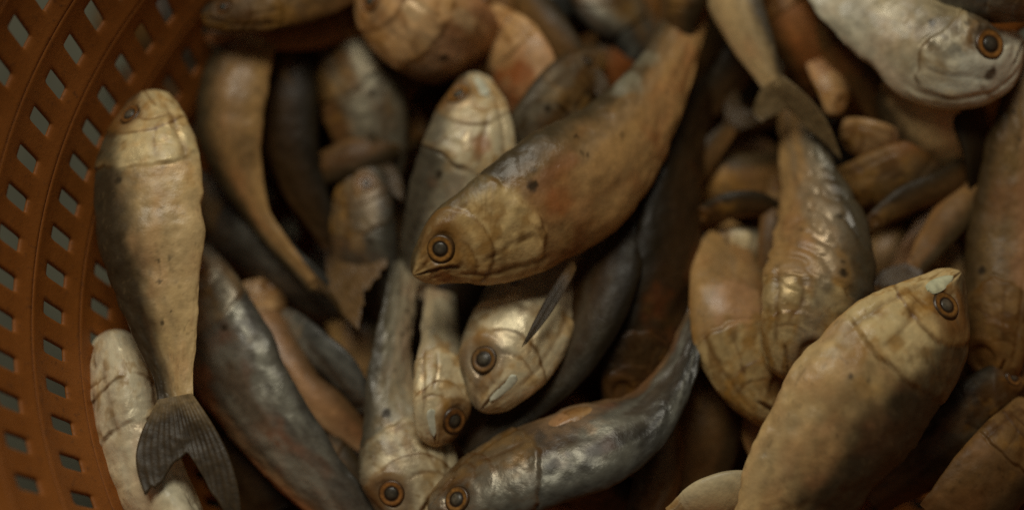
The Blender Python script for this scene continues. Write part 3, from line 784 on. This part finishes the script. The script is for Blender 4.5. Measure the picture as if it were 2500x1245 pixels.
for i in range(44):
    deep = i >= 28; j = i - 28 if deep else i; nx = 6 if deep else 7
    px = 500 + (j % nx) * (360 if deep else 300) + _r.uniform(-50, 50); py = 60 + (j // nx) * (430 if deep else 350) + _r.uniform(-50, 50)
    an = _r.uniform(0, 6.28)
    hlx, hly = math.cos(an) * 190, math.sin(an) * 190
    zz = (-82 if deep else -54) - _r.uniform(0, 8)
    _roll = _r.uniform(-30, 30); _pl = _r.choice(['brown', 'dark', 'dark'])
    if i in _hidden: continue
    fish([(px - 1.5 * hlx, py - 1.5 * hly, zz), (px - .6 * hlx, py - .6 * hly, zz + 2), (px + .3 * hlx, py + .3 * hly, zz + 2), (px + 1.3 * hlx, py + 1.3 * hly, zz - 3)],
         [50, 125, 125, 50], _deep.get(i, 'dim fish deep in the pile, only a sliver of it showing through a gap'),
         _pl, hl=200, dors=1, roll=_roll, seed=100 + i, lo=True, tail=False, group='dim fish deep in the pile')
# ------------------------------------------------------------------ basket
def plastic_material():
    m, nt, b = nodes('orange_plastic')
    N, L = nt.nodes.new, nt.links.new
    tc = N('ShaderNodeTexCoord')
    n1 = N('ShaderNodeTexNoise'); n1.inputs['Scale'].default_value = 28; n1.inputs['Detail'].default_value = 8; n1.inputs['Roughness'].default_value = .65
    n2 = N('ShaderNodeTexNoise'); n2.inputs['Scale'].default_value = 330; n2.inputs['Detail'].default_value = 6; n2.inputs['Roughness'].default_value = .7
    L(tc.outputs['Object'], n1.inputs['Vector']); L(tc.outputs['Object'], n2.inputs['Vector'])
    r = N('ShaderNodeValToRGB'); e = r.color_ramp.elements
    e[0].position = .30; e[0].color = (.29, .090, .012, 1)
    e[1].position = .72; e[1].color = (.40, .135, .024, 1)
    L(n1.outputs['Fac'], r.inputs[0])
    r2 = N('ShaderNodeValToRGB'); e = r2.color_ramp.elements
    e[0].position = .56; e[0].color = (0, 0, 0, 1); e[1].position = .70; e[1].color = (1, 1, 1, 1)
    L(n2.outputs['Fac'], r2.inputs[0])
    mx = N('ShaderNodeMix'); mx.data_type = 'RGBA'
    mu = N('ShaderNodeMath'); mu.operation = 'MULTIPLY'; mu.inputs[1].default_value = .6
    L(r2.outputs[0], mu.inputs[0]); L(mu.outputs[0], mx.inputs[0]); L(r.outputs[0], mx.inputs[6])
    mx.inputs[7].default_value = (.12, .05, .02, 1)
    L(mx.outputs[2], b.inputs['Base Color'])
    b.inputs['Roughness'].default_value = .55
    b.inputs['Specular IOR Level'].default_value = .35
    bp = N('ShaderNodeBump'); bp.inputs['Strength'].default_value = .35; bp.inputs['Distance'].default_value = .0008
    L(n2.outputs['Fac'], bp.inputs['Height']); L(bp.outputs[0], b.inputs['Normal'])
    return m

PLASTIC = plastic_material()
def basket():
    ZA, RA = .032, .2049           # ring of holes "A" of the photograph
    al = math.radians(28); sp = .0262
    rows = list(range(-6, 4)); NC = 88
    g = 8
    # non uniform cell stations: strip, hole, strip
    hu = np.array([0, .16, .325, .37, .63, .675, .84, 1.0])   # 7 quads, middle 3 open
    hv = np.array([0, .10, .315, .36, .64, .685, .90, 1.0])
    V = []; F = []; idx = {}
    def vid(r, k, i, j):
        kk = k * 7 + i; jj = (r - rows[0]) * 7 + j
        key = (kk % (NC * 7), jj, (r if 0 < j < 7 else None))
        # rows are staggered by half a cell, so each row keeps its own vertices, welded afterwards at the seams by overlap of the rib
        key = (r, kk % (NC * 7), j)
        if key not in idx:
            v = hv[j]; u = hu[i % 7] + 0.0
            kk2 = (kk // 7) + (u if i < 7 else 0.0)
            ang = (kk2 + (.5 if r % 2 else 0) + (v - .5) * -.42 + .1) / NC * 2 * math.pi
            row = r + v - .5
            z = ZA + row * sp * math.cos(al); R = RA + row * sp * math.sin(al)
            rib = math.exp(-(min(v, 1 - v) / .10) ** 2) * .0013
            R2 = R - rib * math.cos(al); z2 = z + rib * math.sin(al)
            V.append((R2 * math.cos(ang), R2 * math.sin(ang), z2)); idx[key] = len(V) - 1
        return idx[key]
    for r in rows:
        for k in range(NC):
            for i in range(7):
                for j in range(7):
                    if 2 <= i <= 4 and 2 <= j <= 4: continue
                    F.append((vid(r, k, i, j), vid(r, k, i + 1, j), vid(r, k, i + 1, j + 1), vid(r, k, i, j + 1)))
    root = bpy.data.objects.new('basket', None); sc.collection.objects.link(root)
    root.location = (0, 0, -.12)
    put(root, 'round orange plastic basket with slanted holes in its wall, holding the fish', 'basket')
    org = np.array([0, 0, -.12])
    o = mesh_obj('wall', V, F, PLASTIC, root, org)
    md = o.modifiers.new('thickness', 'SOLIDIFY'); md.thickness = .0026; md.offset = 1
    md = o.modifiers.new('soft', 'SUBSURF'); md.levels = 1; md.render_levels = 2
    # ribs that run round the wall between the rows of holes
    def ring(name, R, z, prof, n=240):
        a = np.linspace(0, 2 * math.pi, n, endpoint=False)
        pr = np.array(prof)
        Vr = np.stack([(R + pr[None, :, 0]) * np.cos(a)[:, None], (R + pr[None, :, 0]) * np.sin(a)[:, None], z + pr[None, :, 1] + 0 * a[:, None]], -1)
        m = len(pr); ri = np.arange(n * m).reshape(n, m)
        Fr = np.stack([ri, np.roll(ri, -1, 1), np.roll(np.roll(ri, -1, 0), -1, 1), np.roll(ri, -1, 0)], -1).reshape(-1, 4)
        return mesh_obj(name, Vr.reshape(-1, 3), Fr[:, ::-1], PLASTIC, root, org)
    row = rows[-1] + .5
    z = ZA + row * sp * math.cos(al); R = RA + row * sp * math.sin(al)
    c = [(.006 * math.cos(t) + .004, .009 * math.sin(t) + .004) for t in np.linspace(0, 2 * math.pi, 20, endpoint=False)]
    ring('rim', R, z, c)
    row = rows[0] - .5
    z = ZA + row * sp * math.cos(al); R = RA + row * sp * math.sin(al)
    ring('bottom', 0.001, z, [(0, .002), (R, .002), (R, -.002), (0, -.002)])
basket()

# ------------------------------------------------------------------ ground
gm = simple('concrete', (.115, .112, .075), .8, scale=14, var=.35, bump=.001)
G = 6
go = mesh_obj('ground', [(-G, -G, -.1240), (G, -G, -.1240), (G, G, -.1240), (-G, G, -.1240)], [(0, 1, 2, 3)], gm, smooth=False)
put(go, 'grey concrete ground seen through the basket holes', None, None, 'structure')
